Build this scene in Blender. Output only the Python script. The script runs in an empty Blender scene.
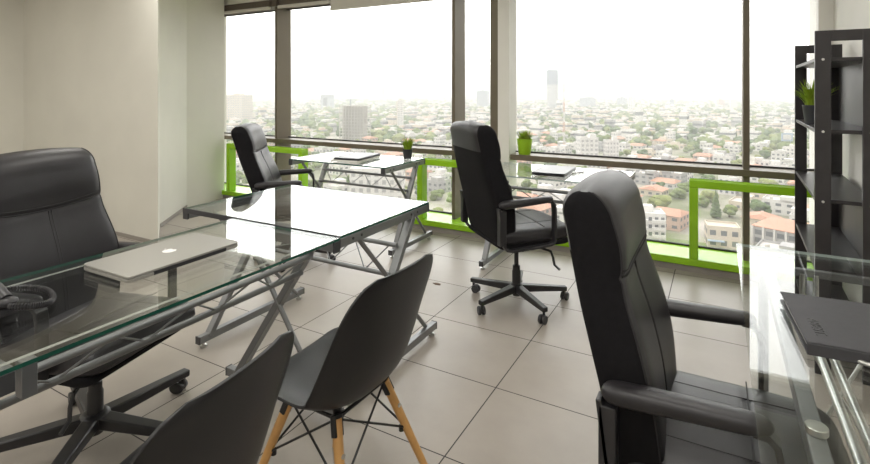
import bpy, bmesh, math, random
from mathutils import Vector, Matrix
random.seed(7)
S = bpy.context.scene
COL = S.collection
PI = math.pi
R = math.radians

# ------------------------------------------------------------------ camera
FOC, YAW, HORIZ, EYE = 507.0, 0.5099, 88.9, 1.359
cam_data = bpy.data.cameras.new('camera')
cam = bpy.data.objects.new('camera', cam_data)
COL.objects.link(cam)
cam.location = (0, 0, EYE)
cam.rotation_euler = (PI / 2, 0, YAW)
cam_data.sensor_fit = 'HORIZONTAL'
cam_data.sensor_width = 36
cam_data.lens = FOC / 870 * 36
cam_data.shift_y = (HORIZ - 232) / 870
cam_data.clip_start = 0.02
cam_data.clip_end = 20000
S.camera = cam

# ------------------------------------------------------------------ materials
def nodes_of(m):
    m.use_nodes = True
    nt = m.node_tree
    return nt, nt.nodes, nt.links

def mat(name, col, rough=0.5, metal=0.0, spec=0.5, vary=0.0, vscale=20.0, bump=0.0, bscale=200.0, coat=0.0, sheen=0.0):
    m = bpy.data.materials.new(name)
    nt, N, L = nodes_of(m)
    b = N['Principled BSDF']
    b.inputs['Base Color'].default_value = (*col, 1)
    b.inputs['Roughness'].default_value = rough
    b.inputs['Metallic'].default_value = metal
    b.inputs['Specular IOR Level'].default_value = spec
    b.inputs['Coat Weight'].default_value = coat
    if sheen:
        b.inputs['Sheen Weight'].default_value = sheen
    tc = N.new('ShaderNodeTexCoord')
    if vary:
        n = N.new('ShaderNodeTexNoise'); n.inputs['Scale'].default_value = vscale; n.inputs['Detail'].default_value = 5
        L.new(tc.outputs['Object'], n.inputs['Vector'])
        mr = N.new('ShaderNodeMapRange')
        mr.inputs['From Min'].default_value = 0.3; mr.inputs['From Max'].default_value = 0.7
        mr.inputs['To Min'].default_value = 1 - vary; mr.inputs['To Max'].default_value = 1 + vary
        L.new(n.outputs['Fac'], mr.inputs['Value'])
        mx = N.new('ShaderNodeVectorMath'); mx.operation = 'SCALE'
        mx.inputs[0].default_value = col
        L.new(mr.outputs['Result'], mx.inputs['Scale'])
        L.new(mx.outputs['Vector'], b.inputs['Base Color'])
    if bump:
        n2 = N.new('ShaderNodeTexNoise'); n2.inputs['Scale'].default_value = bscale; n2.inputs['Detail'].default_value = 3
        L.new(tc.outputs['Object'], n2.inputs['Vector'])
        bp = N.new('ShaderNodeBump'); bp.inputs['Strength'].default_value = bump; bp.inputs['Distance'].default_value = 0.002
        L.new(n2.outputs['Fac'], bp.inputs['Height'])
        L.new(bp.outputs['Normal'], b.inputs['Normal'])
    return m

def glass(name, tint, f0=0.04, refl=1.0):
    """clear sheet glass: tinted transmission and a mirror reflection that follows Schlick's law"""
    m = bpy.data.materials.new(name)
    nt, N, L = nodes_of(m)
    N.remove(N['Principled BSDF'])
    out = N['Material Output']
    tr = N.new('ShaderNodeBsdfTransparent'); tr.inputs['Color'].default_value = (*tint, 1)
    gl = N.new('ShaderNodeBsdfGlossy'); gl.inputs['Roughness'].default_value = 0.0
    gl.inputs['Color'].default_value = (refl, refl, refl, 1)
    geo = N.new('ShaderNodeNewGeometry')
    dot = N.new('ShaderNodeVectorMath'); dot.operation = 'DOT_PRODUCT'
    L.new(geo.outputs['Incoming'], dot.inputs[0]); L.new(geo.outputs['Normal'], dot.inputs[1])
    ab = N.new('ShaderNodeMath'); ab.operation = 'ABSOLUTE'; L.new(dot.outputs['Value'], ab.inputs[0])
    om = N.new('ShaderNodeMath'); om.operation = 'SUBTRACT'; om.inputs[0].default_value = 1; L.new(ab.outputs[0], om.inputs[1])
    pw = N.new('ShaderNodeMath'); pw.operation = 'POWER'; L.new(om.outputs[0], pw.inputs[0]); pw.inputs[1].default_value = 5
    ml = N.new('ShaderNodeMath'); ml.operation = 'MULTIPLY_ADD'
    L.new(pw.outputs[0], ml.inputs[0]); ml.inputs[1].default_value = 1 - f0; ml.inputs[2].default_value = f0
    mix = N.new('ShaderNodeMixShader')
    L.new(ml.outputs[0], mix.inputs[0]); L.new(tr.outputs[0], mix.inputs[1]); L.new(gl.outputs[0], mix.inputs[2])
    L.new(mix.outputs[0], out.inputs['Surface'])
    return m

def tile_mat():
    m = bpy.data.materials.new('floor_tiles')
    nt, N, L = nodes_of(m)
    b = N['Principled BSDF']
    tc = N.new('ShaderNodeTexCoord'); sp = N.new('ShaderNodeSeparateXYZ'); L.new(tc.outputs['Object'], sp.inputs[0])
    def math_(op, a, c):
        n = N.new('ShaderNodeMath'); n.operation = op
        for i, v in enumerate((a, c)):
            if isinstance(v, (int, float)): n.inputs[i].default_value = v
            else: L.new(v, n.inputs[i])
        return n.outputs[0]
    fx = math_('DIVIDE', math_('ADD', sp.outputs['X'], 0.284 + 60), 0.6)
    fy = math_('DIVIDE', math_('ADD', sp.outputs['Y'], -2.148 + 49.45), 0.4945)
    gx = math_('ABSOLUTE', math_('SUBTRACT', math_('FRACT', fx, 0), 0.5), 0)
    gy = math_('ABSOLUTE', math_('SUBTRACT', math_('FRACT', fy, 0), 0.5), 0)
    ax = math_('GREATER_THAN', gx, 0.5 - 0.0042)
    ay = math_('GREATER_THAN', gy, 0.5 - 0.0050)
    g = math_('MAXIMUM', ax, ay)
    # every tile a little different, cloudy inside
    cmb = N.new('ShaderNodeCombineXYZ')
    L.new(math_('FLOOR', fx, 0), cmb.inputs[0]); L.new(math_('FLOOR', fy, 0), cmb.inputs[1])
    wn = N.new('ShaderNodeTexWhiteNoise'); L.new(cmb.outputs[0], wn.inputs['Vector'])
    ns = N.new('ShaderNodeTexNoise'); ns.inputs['Scale'].default_value = 3.2; ns.inputs['Detail'].default_value = 8; ns.inputs['Roughness'].default_value = 0.62
    L.new(tc.outputs['Object'], ns.inputs['Vector'])
    s = math_('ADD', math_('MULTIPLY', wn.outputs['Value'], 0.06), math_('ADD', math_('MULTIPLY', ns.outputs['Fac'], 0.36), 0.79))
    base = N.new('ShaderNodeVectorMath'); base.operation = 'SCALE'; base.inputs[0].default_value = TILE
    L.new(s, base.inputs['Scale'])
    mx = N.new('ShaderNodeMix'); mx.data_type = 'RGBA'
    L.new(g, mx.inputs['Factor']); L.new(base.outputs[0], mx.inputs['A']); mx.inputs['B'].default_value = (0.035, 0.032, 0.03, 1)
    L.new(mx.outputs['Result'], b.inputs['Base Color'])
    rg = math_('ADD', math_('MULTIPLY', g, 0.4), math_('ADD', math_('MULTIPLY', ns.outputs['Fac'], 0.14), 0.27))
    L.new(rg, b.inputs['Roughness'])
    b.inputs['Specular IOR Level'].default_value = 0.42
    bp = N.new('ShaderNodeBump'); bp.inputs['Strength'].default_value = 0.35; bp.inputs['Distance'].default_value = 0.002
    inv = math_('SUBTRACT', 1.0, g); L.new(inv, bp.inputs['Height']); L.new(bp.outputs['Normal'], b.inputs['Normal'])
    return m

def translucent(m, col, fac):
    nt, N, L = nodes_of(m); out = N['Material Output']; b = N['Principled BSDF']
    t = N.new('ShaderNodeBsdfTranslucent'); t.inputs['Color'].default_value = (*col,1)
    mx = N.new('ShaderNodeMixShader'); mx.inputs[0].default_value = fac
    L.new(b.outputs[0], mx.inputs[1]); L.new(t.outputs[0], mx.inputs[2]); L.new(mx.outputs[0], out.inputs['Surface'])

TILE = (0.352, 0.316, 0.278)
M = {}
M['floor'] = tile_mat()
M['wall'] = mat('painted_plaster', (0.675, 0.66, 0.595), 0.75, vary=0.035, vscale=2.2, bump=0.15, bscale=90)
M['wall_white'] = mat('white_paint', (0.80, 0.785, 0.745), 0.7, vary=0.03, vscale=2.0)
M['ceiling'] = mat('ceiling_paint', (0.82, 0.81, 0.77), 0.8)
M['base'] = mat('baseboard_tile', (0.30, 0.275, 0.245), 0.5, vary=0.08, vscale=6)
M['green'] = mat('lime_green_paint', (0.31, 0.60, 0.016), 0.27, vary=0.03, vscale=8)
M['bronze'] = mat('bronze_aluminium', (0.155, 0.13, 0.092), 0.45, metal=0.2, vary=0.04, vscale=4)
M['head'] = mat('dark_blind_track', (0.13, 0.105, 0.085), 0.5)
M['gasket'] = mat('black_gasket', (0.03, 0.028, 0.026), 0.6)
M['blind'] = mat('white_roller_blind', (0.80, 0.775, 0.72), 0.7)
M['pane'] = glass('window_glass', (0.985, 0.99, 0.985))
M['top_glass'] = glass('table_glass', (0.95, 0.965, 0.955), refl=0.97)
M['edge'] = mat('green_glass_edge', (0.016, 0.085, 0.06), 0.12, coat=0.4)
M['pale_strip'] = mat('pale_line', (0.36,0.36,0.34), 0.6)
M['edge_light'] = mat('pale_glass_edge', (0.42, 0.50, 0.48), 0.15, coat=0.4)
M['silver'] = mat('silver_paint', (0.23, 0.235, 0.243), 0.38, metal=0.6, vary=0.03, vscale=10)
M['steel'] = mat('brushed_steel', (0.62, 0.62, 0.60), 0.28, metal=1.0, vary=0.05, vscale=60)
M['dark_cap'] = mat('dark_plastic_cap', (0.045, 0.046, 0.05), 0.5)
M['leather'] = mat('black_leather', (0.021, 0.0195, 0.022), 0.38, spec=0.42, vary=0.10, vscale=14, bump=0.22, bscale=420)
M['fabric'] = mat('black_fabric', (0.0085, 0.008, 0.0095), 0.9, spec=0.2, vary=0.16, vscale=60, bump=0.5, bscale=700)
M['stitch'] = mat('black_stitching', (0.014, 0.013, 0.015), 0.6)
M['plastic'] = mat('black_plastic', (0.022, 0.0215, 0.024), 0.38, vary=0.06, vscale=30)
M['caster'] = mat('caster_rubber', (0.03, 0.03, 0.033), 0.5)
M['shell'] = mat('black_matte_shell', (0.013, 0.013, 0.0145), 0.42, spec=0.4, vary=0.05, vscale=25, bump=0.10, bscale=900)
M['beech'] = mat('beech_wood', (0.60, 0.33, 0.115), 0.42, vary=0.10, vscale=24)
M['wire'] = mat('black_wire', (0.012, 0.012, 0.013), 0.4)
M['alu'] = mat('laptop_aluminium', (0.36, 0.35, 0.325), 0.40, metal=0.55)
M['logo'] = mat('pale_logo', (0.88, 0.88, 0.86), 0.35)
M['laptop_black'] = mat('black_laptop_lid', (0.022, 0.022, 0.026), 0.32)
M['cover'] = mat('black_book_cover', (0.045, 0.044, 0.05), 0.6, vary=0.08, vscale=40, bump=0.2, bscale=600)
M['emboss'] = mat('embossed_letters', (0.012, 0.012, 0.013), 0.35)
M['paper'] = mat('paper', (0.78, 0.77, 0.73), 0.8)
M['wenge'] = mat('black_brown_wood', (0.026, 0.023, 0.025), 0.36, vary=0.18, vscale=12)
M['pot_dark'] = mat('dark_grey_pot', (0.045, 0.048, 0.056), 0.55)
M['pot_green'] = mat('lime_green_pot', (0.30, 0.52, 0.015), 0.4)
M['grass'] = mat('grass_blades', (0.38, 0.52, 0.04), 0.55, vary=0.35, vscale=40)
M['succ'] = mat('succulent_leaves', (0.36, 0.48, 0.05), 0.55, vary=0.3, vscale=40)
M['soil'] = mat('soil', (0.03, 0.022, 0.016), 0.9)
M['phone'] = mat('phone_plastic', (0.028, 0.027, 0.03), 0.36)
M['chip'] = mat('brown_chip', (0.10, 0.055, 0.03), 0.8)

translucent(M['grass'], (0.45,0.60,0.05), 0.45); translucent(M['succ'], (0.42,0.55,0.07), 0.4); translucent(M['blind'], (0.7,0.67,0.6), 0.35)

# ------------------------------------------------------------------ mesh builder
class MB:
    def __init__(s):
        s.v, s.f, s.mi = [], [], []
    def add(s, verts, faces, mi=0, mtx=None):
        o = len(s.v)
        s.v += [tuple(mtx @ Vector(p)) if mtx else tuple(p) for p in verts]
        s.f += [[o + i for i in f] for f in faces]
        s.mi += [mi] * len(faces)
        return s
    def box(s, lo, hi, mi=0, mtx=None):
        x0, y0, z0 = lo; x1, y1, z1 = hi
        vs = [(x0,y0,z0),(x1,y0,z0),(x1,y1,z0),(x0,y1,z0),(x0,y0,z1),(x1,y0,z1),(x1,y1,z1),(x0,y1,z1)]
        return s.add(vs, [[3,2,1,0],[4,5,6,7],[0,1,5,4],[1,2,6,5],[2,3,7,6],[3,0,4,7]], mi, mtx)
    def cbox(s, c, d, mi=0, mtx=None):
        return s.box([c[i]-d[i]/2 for i in range(3)], [c[i]+d[i]/2 for i in range(3)], mi, mtx)
    def beam(s, a, b, w, h, up=(0,0,1), mi=0, w2=None, h2=None):
        a, b = Vector(a), Vector(b); d = (b-a).normalized(); u = Vector(up)
        r = d.cross(u)
        if r.length < 1e-4: r = d.cross(Vector((0,1,0)))
        r.normalize(); u = r.cross(d)
        w2 = w if w2 is None else w2; h2 = h if h2 is None else h2
        vs = []
        for p, ww, hh in ((a,w,h),(b,w2,h2)):
            for i, j in ((-1,-1),(1,-1),(1,1),(-1,1)): vs.append(p + r*i*ww/2 + u*j*hh/2)
        return s.add(vs, [[3,2,1,0],[4,5,6,7],[0,1,5,4],[1,2,6,5],[2,3,7,6],[3,0,4,7]], mi)
    def tube(s, pts, r, n=10, mi=0, closed=False, r2=None):
        pts = [Vector(p) for p in pts]; k = len(pts); vs, fs = [], []
        prev = None
        for i, p in enumerate(pts):
            if closed: t = pts[(i+1)%k] - pts[i-1]
            else: t = pts[min(i+1,k-1)] - pts[max(i-1,0)]
            t.normalize()
            if prev is None:
                a = Vector((0,0,1)) if abs(t.z) < 0.9 else Vector((1,0,0))
                u = t.cross(a).normalized()
            else:
                u = (prev - t*prev.dot(t)).normalized()
            prev = u; w = t.cross(u)
            rr = r if r2 is None else r + (r2-r)*i/(k-1)
            for j in range(n):
                q = 2*PI*j/n; vs.append(p + u*math.cos(q)*rr + w*math.sin(q)*rr)
        m = k if closed else k-1
        for i in range(m):
            for j in range(n):
                a0 = i*n + j; a1 = i*n + (j+1)%n; b0 = ((i+1)%k)*n + j; b1 = ((i+1)%k)*n + (j+1)%n
                fs.append([a0,a1,b1,b0])
        if not closed:
            fs.append(list(range(n))[::-1]); fs.append([(k-1)*n + j for j in range(n)])
        return s.add(vs, fs, mi)
    def lathe(s, prof, n=24, mi=0, mtx=None):
        vs, fs = [], []; k = len(prof)
        for r, z in prof:
            for j in range(n):
                q = 2*PI*j/n; vs.append((r*math.cos(q), r*math.sin(q), z))
        for i in range(k-1):
            for j in range(n):
                fs.append([i*n+j, i*n+(j+1)%n, (i+1)*n+(j+1)%n, (i+1)*n+j])
        fs.append(list(range(n))[::-1]); fs.append([(k-1)*n+j for j in range(n)])
        return s.add(vs, fs, mi, mtx)
    def loft(s, rings, mi=0, caps=True):
        n = len(rings[0]); vs = [p for r in rings for p in r]; fs = []
        for i in range(len(rings)-1):
            for j in range(n):
                fs.append([i*n+j, i*n+(j+1)%n, (i+1)*n+(j+1)%n, (i+1)*n+j])
        if caps:
            fs.append(list(range(n))[::-1]); fs.append([(len(rings)-1)*n+j for j in range(n)])
        return s.add(vs, fs, mi)
    def bar(s, pts, wx, t, x, mi=0):
        """flat bar bent along pts (y,z) in the plane x = const: wx wide along x, t thick"""
        k = len(pts); rings = []
        for i in range(k):
            a = Vector(pts[max(i-1,0)]); b = Vector(pts[min(i+1,k-1)]); d = (b-a).normalized(); nn = Vector((-d.y, d.x))
            p = Vector(pts[i])
            rings.append([(x+sx*wx/2, *(p+nn*sn*t/2)) for sx, sn in ((-1,-1),(1,-1),(1,1),(-1,1))])
        return s.loft(rings, mi)
    def ico(s, c, rad, sub=2, mi=0, jit=0.0, rnd=None):
        bm = bmesh.new(); bmesh.ops.create_icosphere(bm, subdivisions=sub, radius=1)
        o = len(s.v)
        for v in bm.verts:
            k = 1 + (rnd.uniform(-jit, jit) if rnd else 0)
            s.v.append((c[0]+v.co.x*rad[0]*k, c[1]+v.co.y*rad[1]*k, c[2]+v.co.z*rad[2]*k))
        bm.verts.index_update()
        for f in bm.faces:
            s.f.append([o+v.index for v in f.verts]); s.mi.append(mi)
        bm.free(); return s
    def build(s, name, mats, parent=None, smooth=35, bevel=0.0, seg=2, kind=None):
        me = bpy.data.meshes.new(name)
        me.from_pydata(s.v, [], s.f)
        for m in (mats if isinstance(mats, (list, tuple)) else [mats]): me.materials.append(m)
        me.polygons.foreach_set('material_index', s.mi)
        if smooth:
            me.polygons.foreach_set('use_smooth', [True]*len(me.polygons))
            me.set_sharp_from_angle(angle=R(smooth))
        me.update()
        o = bpy.data.objects.new(name, me); COL.objects.link(o)
        if parent: o.parent = parent
        if bevel:
            b = o.modifiers.new('bevel', 'BEVEL'); b.width = bevel; b.segments = seg; b.limit_method = 'ANGLE'; b.angle_limit = R(40)
        if kind: o['kind'] = kind
        return o

def tag(o, label, cat, group=None):
    o['label'] = label; o['category'] = cat
    if group: o['group'] = group
    return o

def thing(name, label, cat, loc=(0,0,0), rz=0, group=None):
    o = bpy.data.objects.new(name, None); COL.objects.link(o)
    o.empty_display_size = 0.1
    o.location = loc; o.rotation_euler = (0, 0, rz)
    return tag(o, label, cat, group)

KIDS = {}
def kids(o):
    return [c for c in COL.objects if c.parent == o]
def dup(root, loc, rz, label, group=None):
    def cp(o, par):
        c = o.copy(); COL.objects.link(c); c.parent = par
        for ch in kids(o): cp(ch, c)
        return c
    r = root.copy(); COL.objects.link(r); r.location = loc; r.rotation_euler = (0,0,rz)
    r['label'] = label
    if group: r['group'] = group
    for ch in kids(root): cp(ch, r)
    return r

def struct(mb, name, m, **k):
    return mb.build(name, m, kind='structure', **k)

# ------------------------------------------------------------------ room shell
YG = 4.54            # glazing plane
XR = 0.70            # right wall
CEIL = 2.62
struct(MB().box((-7.2,-2.6,-0.12),(1.2,4.22,0)), 'floor', M['floor'], smooth=0)
struct(MB().box((-7.2,-2.6,CEIL),(1.2,4.8,CEIL+0.1)), 'ceiling', M['ceiling'], smooth=0)
# left wall with its projecting pier: near face, flat face, slanted face
pier = [(-5.30,3.668),(-4.79,3.03),(-4.25,2.67),(-6.70,2.67),(-6.70,-2.5),(-7.2,-2.5),(-7.2,4.8),(-6.05,4.8),(-6.05,4.24),(-5.385,4.24)]
mb = MB(); n = len(pier)
mb.add([(x,y,0) for x,y in pier]+[(x,y,CEIL) for x,y in pier], [[i,(i+1)%n,n+(i+1)%n,n+i] for i in range(n)]+[list(range(n))[::-1],[n+i for i in range(n)]])
wl = struct(mb, 'wall_left', M['wall'], smooth=0)
struct(MB().box((XR,-2.6,0),(XR+0.15,4.8,CEIL)), 'wall_right', M['wall_white'], smooth=0)
struct(MB().box((-6.9,-2.6,0),(XR,-2.45,CEIL)), 'wall_back', M['wall_white'], smooth=0)
# facade: pier between the windows, right jamb, head wall over the glass
struct(MB().box((-1.775,4.36,0.1),(-1.665,4.56,CEIL)), 'wall_front', M['wall_white'], smooth=0)
struct(MB().box((0.615,4.44,0.1),(XR,4.85,CEIL)), 'wall_front_right', M['wall_white'], smooth=0)
struct(MB().box((-6.05,4.28,2.415),(XR,4.85,CEIL)), 'wall_front_top', M['wall'], smooth=0)
# baseboards along the pier
mb = MB()
for a, b in (((-5.30,3.668),(-4.79,3.03)),((-4.25,2.67),(-6.70,2.67))):
    d = (Vector(b)-Vector(a)).normalized(); nn = Vector((-d.y, d.x)) ; nn = nn if nn.x-nn.y > 0 else -nn
    q = [Vector(a), Vector(b), Vector(b)+nn*0.008, Vector(a)+nn*0.008]
    mb.add([(p.x,p.y,0) for p in q]+[(p.x,p.y,0.035) for p in q], [[0,1,5,4],[1,2,6,5],[2,3,7,6],[3,0,4,7],[4,5,6,7]])
struct(mb, 'baseboard_left', M['base'], smooth=0)
struct(MB().box((-5.38,4.215,0),(XR,4.26,0.048)), 'baseboard_front', M['base'], smooth=0)
# green sill bench along the window foot
struct(MB().box((-6.0,4.20,0.048),(XR,YG+0.06,0.10)), 'trim_sill', M['green'], bevel=0.004)
# bronze mullions (deep fins) and the transom ledge
def mullion(n_, x0, x1, y0=4.35):
    struct(MB().box((x0,y0,0.1),(x1,4.58,2.415)), 'trim_%d' % n_, M['bronze'], bevel=0.003)
mullion(1, -4.625, -4.59); mullion(2, -2.248, -2.214); mullion(3, -1.855, -1.777, 4.37); mullion(4, 0.158, 0.199)
mb = MB().box((-6.05,4.33,0.718),(-1.775,4.56,0.767)); struct(mb, 'trim_5', M['bronze'], bevel=0.003)
mb = MB().box((-1.645,4.33,0.718),(0.66,4.56,0.767)); struct(mb, 'trim_6', M['bronze'], bevel=0.003)
# window head track
struct(MB().box((-6.05,4.30,2.335),(-1.775,4.56,2.415)), 'trim_7', M['head'], bevel=0.003)
struct(MB().box((-1.665,4.30,2.335),(0.66,4.56,2.415)), 'trim_8', M['head'], bevel=0.003)
# glazing: upper and lower light of every bay, each pane in a thin gasket
bays = [(-6.05,-4.625),(-4.59,-2.248),(-2.214,-1.855),(-1.665,0.158),(0.199,0.64)]
k = 0
for x0, x1 in bays:
    for z0, z1 in ((0.1,0.718),(0.767,2.335)):
        k += 1
        w = struct(MB().box((x0,YG-0.004,z0),(x1,YG+0.004,z1)), 'window_%d' % k, M['pane'], smooth=0)
        g = MB()
        t = 0.012
        g.box((x0,YG-0.012,z0),(x1,YG+0.012,z0+t)); g.box((x0,YG-0.012,z1-t),(x1,YG+0.012,z1))
        g.build('gasket', M['gasket'], w, smooth=0)
# roller blinds rolled up under the head
def blind(x0, x1, zb, y, label):
    t = thing('roller_blind', label, 'blind', ((x0+x1)/2, y, 2.335))
    L = x1-x0
    b = MB().box((-L/2,-0.006,zb-2.335+0.02),(L/2,0.006,0.0)); b.build('blind_fabric', M['blind'], t, smooth=0)
    MB().box((-L/2,-0.014,zb-2.335-0.012),(L/2,0.014,zb-2.335+0.02)).build('bottom_rail', M['blind'], t, bevel=0.004)
    MB().box((-L/2-0.012,-0.03,-0.005),(-L/2,0.03,0.06)).build('bracket', M['head'], t, bevel=0.002)
    MB().box((L/2,-0.03,-0.005),(L/2+0.012,0.03,0.06)).build('bracket', M['head'], t, bevel=0.002)
blind(-5.95, -4.64, 2.315, 4.285, 'short white roller blind rolled up over the leftmost window pane')
blind(-4.50, -3.72, 2.31, 4.285, 'white roller blind rolled up right of the left bronze mullion')
blind(-3.69, -2.25, 2.225, 4.27, 'wide white roller blind hanging a little lower over the middle pane')

# green tube frames standing on the sill
def green_frame(x0, x1, label, right=True):
    t = thing('window_guard_frame', label, 'frame', ((x0+x1)/2, 4.25, 0.10))
    h = (x1-x0)/2; w = 0.058; d = 0.09
    MB().box((-h,-0.05,0.528),(h,0.05,0.585)).build('top_rail', M['green'], t, bevel=0.004)
    MB().box((-h,-0.05,0),(-h+w,0.05,0.528)).build('post', M['green'], t, bevel=0.004)
    if right: MB().box((h-w,-0.05,0),(h,0.05,0.528)).build('post', M['green'], t, bevel=0.004)
green_frame(-5.30, -4.045, 'lime green tube frame on the sill at the left end of the window')
green_frame(-2.55, -1.73, 'lime green tube frame on the sill between the two window desks')
green_frame(-0.19, 0.64, 'lime green tube frame on the sill behind the black bookcase')

# small brown chip in a tile
tag(MB().add([(-0.03,0,0.0005),(0.0,-0.018,0.0005),(0.035,-0.012,0.0005),(0.028,0.012,0.0005),(0.0,0.016,0.0005),(-0.03,0,0.0025),(0.0,-0.016,0.0025),(0.033,-0.011,0.0025),(0.027,0.011,0.0025),(0.0,0.015,0.0025)],
    [[5,6,7,8,9],[0,1,6,5],[1,2,7,6],[2,3,8,7],[3,4,9,8],[4,0,5,9]]).build('leaf_scrap', M['chip'], smooth=0), 'small brown scrap lying on the floor tiles left of the middle office chair', 'scrap').location = (-1.716, 3.09, 0)

# ------------------------------------------------------------------ glass desks
def glass_top(lo, hi, parent, edge='edge', name='glass_top'):
    mb = MB().box(lo, hi); mb.mi = [0,0,1,1,1,1]
    return mb.build(name, [M['top_glass'], M[edge]], parent, smooth=0)

def foot_pads(mb, pts):
    for x, y in pts:
        mb.lathe([(0.016,0),(0.018,0.004),(0.018,0.012),(0.006,0.014),(0.006,0.03)], 14, mtx=Matrix.Translation((x,y,0)))

def zigzag(mb, a0, a1, b0, b1, n, r=0.0035):
    a0, a1, b0, b1 = map(Vector, (a0,a1,b0,b1)); pts = []
    for i in range(n+1):
        t = 0.04 + 0.92*i/n
        pts.append((a0.lerp(a1,t)) if i % 2 == 0 else (b0.lerp(b1,t)))
    for p, q in zip(pts, pts[1:]): mb.tube([p,q], r, 6)

def desk(label, loc, rz, L, D, H, fs, group=None, stretch=((0.62,0.71),(0.49,0.66)), foot=(0.07,0.09), edge='edge'):
    """local frame: long side along x (-L/2..L/2), depth along y (0..D); end frames in the planes x = +-; thick leg top at back"""
    t = thing('glass_desk', label, 'desk', loc, rz, group)
    glass_top((-L/2+0.004,0.0,H-0.010),(L/2-0.004,D,H), t, edge)
    f0, f1 = foot
    zt = H-0.05
    for sgn in (-1,1):
        x = sgn*(L/2-0.022)
        r = MB().box((x-0.017,0.0,H-0.052),(x+0.017,D,H-0.011)).build('side_rail', M['silver'], t, bevel=0.003)
        for yy in (0.0,D):
            MB().box((x-0.0185,yy-0.004,H-0.054),(x+0.0185,yy+0.004,H-0.0105)).build('end_cap', M['dark_cap'], r)
        for yy in (0.12*D,0.2*D,0.76*D,0.84*D):
            MB().lathe([(0.006,0),(0.006,0.003),(0.003,0.004)], 10, mtx=Matrix.Translation((x+sgn*0.017,yy,H-0.03)) @ Matrix.Rotation(sgn*PI/2,4,'Y')).build('bolt', M['dark_cap'], r)
        MB().beam((x,D*0.80,zt+0.005),(x,f0+0.06,0.045),0.030,0.040,up=(1,0,0)).build('leg', M['silver'], t, bevel=0.003)
        MB().tube([(x-sgn*0.012,D*0.20,zt+0.01),(x-sgn*0.012,D+f1-0.06,0.05)],0.011,12).build('brace_tube', M['silver'], t)
        fb = MB().box((x-0.016,f0,0.028),(x+0.016,D+f1,0.066)).build('foot_bar', M['silver'], t, bevel=0.002)
        for yy in (f0-0.002,D+f1+0.002):
            MB().box((x-0.0165,yy-0.003,0.0275),(x+0.0165,yy+0.003,0.0665)).build('end_cap', M['dark_cap'], fb)
        for yy in (f0+0.03,D+f1-0.03):
            p = MB(); foot_pads(p, [(x,yy)]); p.build('glide', M['steel'], fb)
    (z1,y1),(z2,y2) = stretch
    X = L/2-0.03
    MB().tube([(-X,y1*D,z1),(X,y1*D,z1)],0.0115,12).build('stretcher', M['silver'], t)
    MB().tube([(-X,y2*D,z2),(X,y2*D,z2)],0.0115,12).build('stretcher', M['silver'], t)
    zz = MB(); zigzag(zz, (-X,y1*D,z1),(X,y1*D,z1),(-X,y2*D,z2),(X,y2*D,z2), 8); zz.build('zigzag_wire', M['silver'], t)
    return t

# middle desk, its long side along x, right in front of the camera's centre
d1 = desk('glass desk with grey steel frame in the middle of the room, reflecting the window', (-1.875,1.635,0), 0, 1.03, 0.735, 0.75, None, stretch=((0.585,0.63),(0.46,0.545)))
MB().box((-0.511,-0.006,0.728),(0.511,0.0,0.7515)).build('edge_strip', M['dark_cap'], d1)
# near desk, long side along y; the open side towards the shell chairs
d2 = desk('long glass desk in the left foreground carrying the silver laptop', (-1.995,1.05,0), -PI/2, 1.14, 0.645, 0.75, None, stretch=((0.665,0.80),(0.585,0.715)), foot=(0.0,0.02))
MB().box((-0.006,-0.012,-0.09),(0.026,0.020,-0.006)).build('tray_bracket', M['silver'], d2, bevel=0.002).location = (0.48,0.60,0.745)
MB().box((-0.006,-0.42,-0.085),(0.022,0.0,-0.06)).build('tray_bracket', M['silver'], d2, bevel=0.002).location = (0.48,0.60,0.745)
for yy in (0.045,0.585):
    MB().box((-0.55,yy,0.7388),(0.55,yy+0.014,0.7396)).build('pale_line', M['pale_strip'], d2, smooth=0)  # thin pale strips just below the glass along both long edges
# two desks along the window
d3 = desk('glass desk at the window left, carrying the dark grass pot', (-2.785,3.265,0), 0, 1.03, 0.62, 0.745, None, stretch=((0.60,0.66),(0.50,0.58)), foot=(0.10,0.13))
d4 = desk('glass desk at the window beside the white column with green pot on the ledge', (-1.055,3.385,0), 0, 1.04, 0.62, 0.745, None, stretch=((0.64,0.20),(0.56,0.27)), foot=(0.10,0.10), edge='edge_light')
# right desk: thick glass on steel discs over a welded frame
t = thing('glass_desk', 'glass desk in the right foreground with steel discs under its sheet', 'desk', (0.06,0.97,0))
glass_top((0,0,0.742),(0.60,1.35,0.752), t, 'edge_light')
for x in (0.085,0.50):
    MB().box((x-0.006,0.06,0.692),(x+0.026,1.30,0.728)).build('side_rail', M['silver'], t, bevel=0.003)
    for y in (0.165,1.20):
        MB().lathe([(0.017,0.728),(0.0185,0.730),(0.0185,0.740),(0.017,0.7419)],28,mtx=Matrix.Translation((x+0.012,y+0.018,0))).build('spacer_disc', M['steel'], t)
    for y in (0.09,1.27):
        MB().box((x-0.016,y-0.016,0.03),(x+0.016,y+0.016,0.688)).build('leg', M['silver'], t, bevel=0.003)
    fb = MB().box((x-0.016,0.03,0.012),(x+0.016,1.32,0.045)).build('foot_bar', M['silver'], t, bevel=0.002)
    for y in (0.10,1.26):
        p = MB(); foot_pads(p, [(x,y)]); p.build('glide', M['steel'], fb)
MB().box((0.085,0.05,0.68),(0.50,0.075,0.705)).build('cross_rail', M['silver'], t, bevel=0.002)
MB().box((0.085,1.28,0.68),(0.50,1.305,0.705)).build('cross_rail', M['silver'], t, bevel=0.002)
for x, z in ((0.205,0.56),(0.245,0.54)):
    MB().tube([(x,0.06,z),(x,1.29,z)],0.012,12).build('stretcher', M['steel'], t)
for x in (0.205,0.245):
    for y in (0.065,1.285):
        MB().tube([(x,y,0.55),(x,y,0.69)],0.009,10).build('hanger', M['steel'], t)
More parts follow.
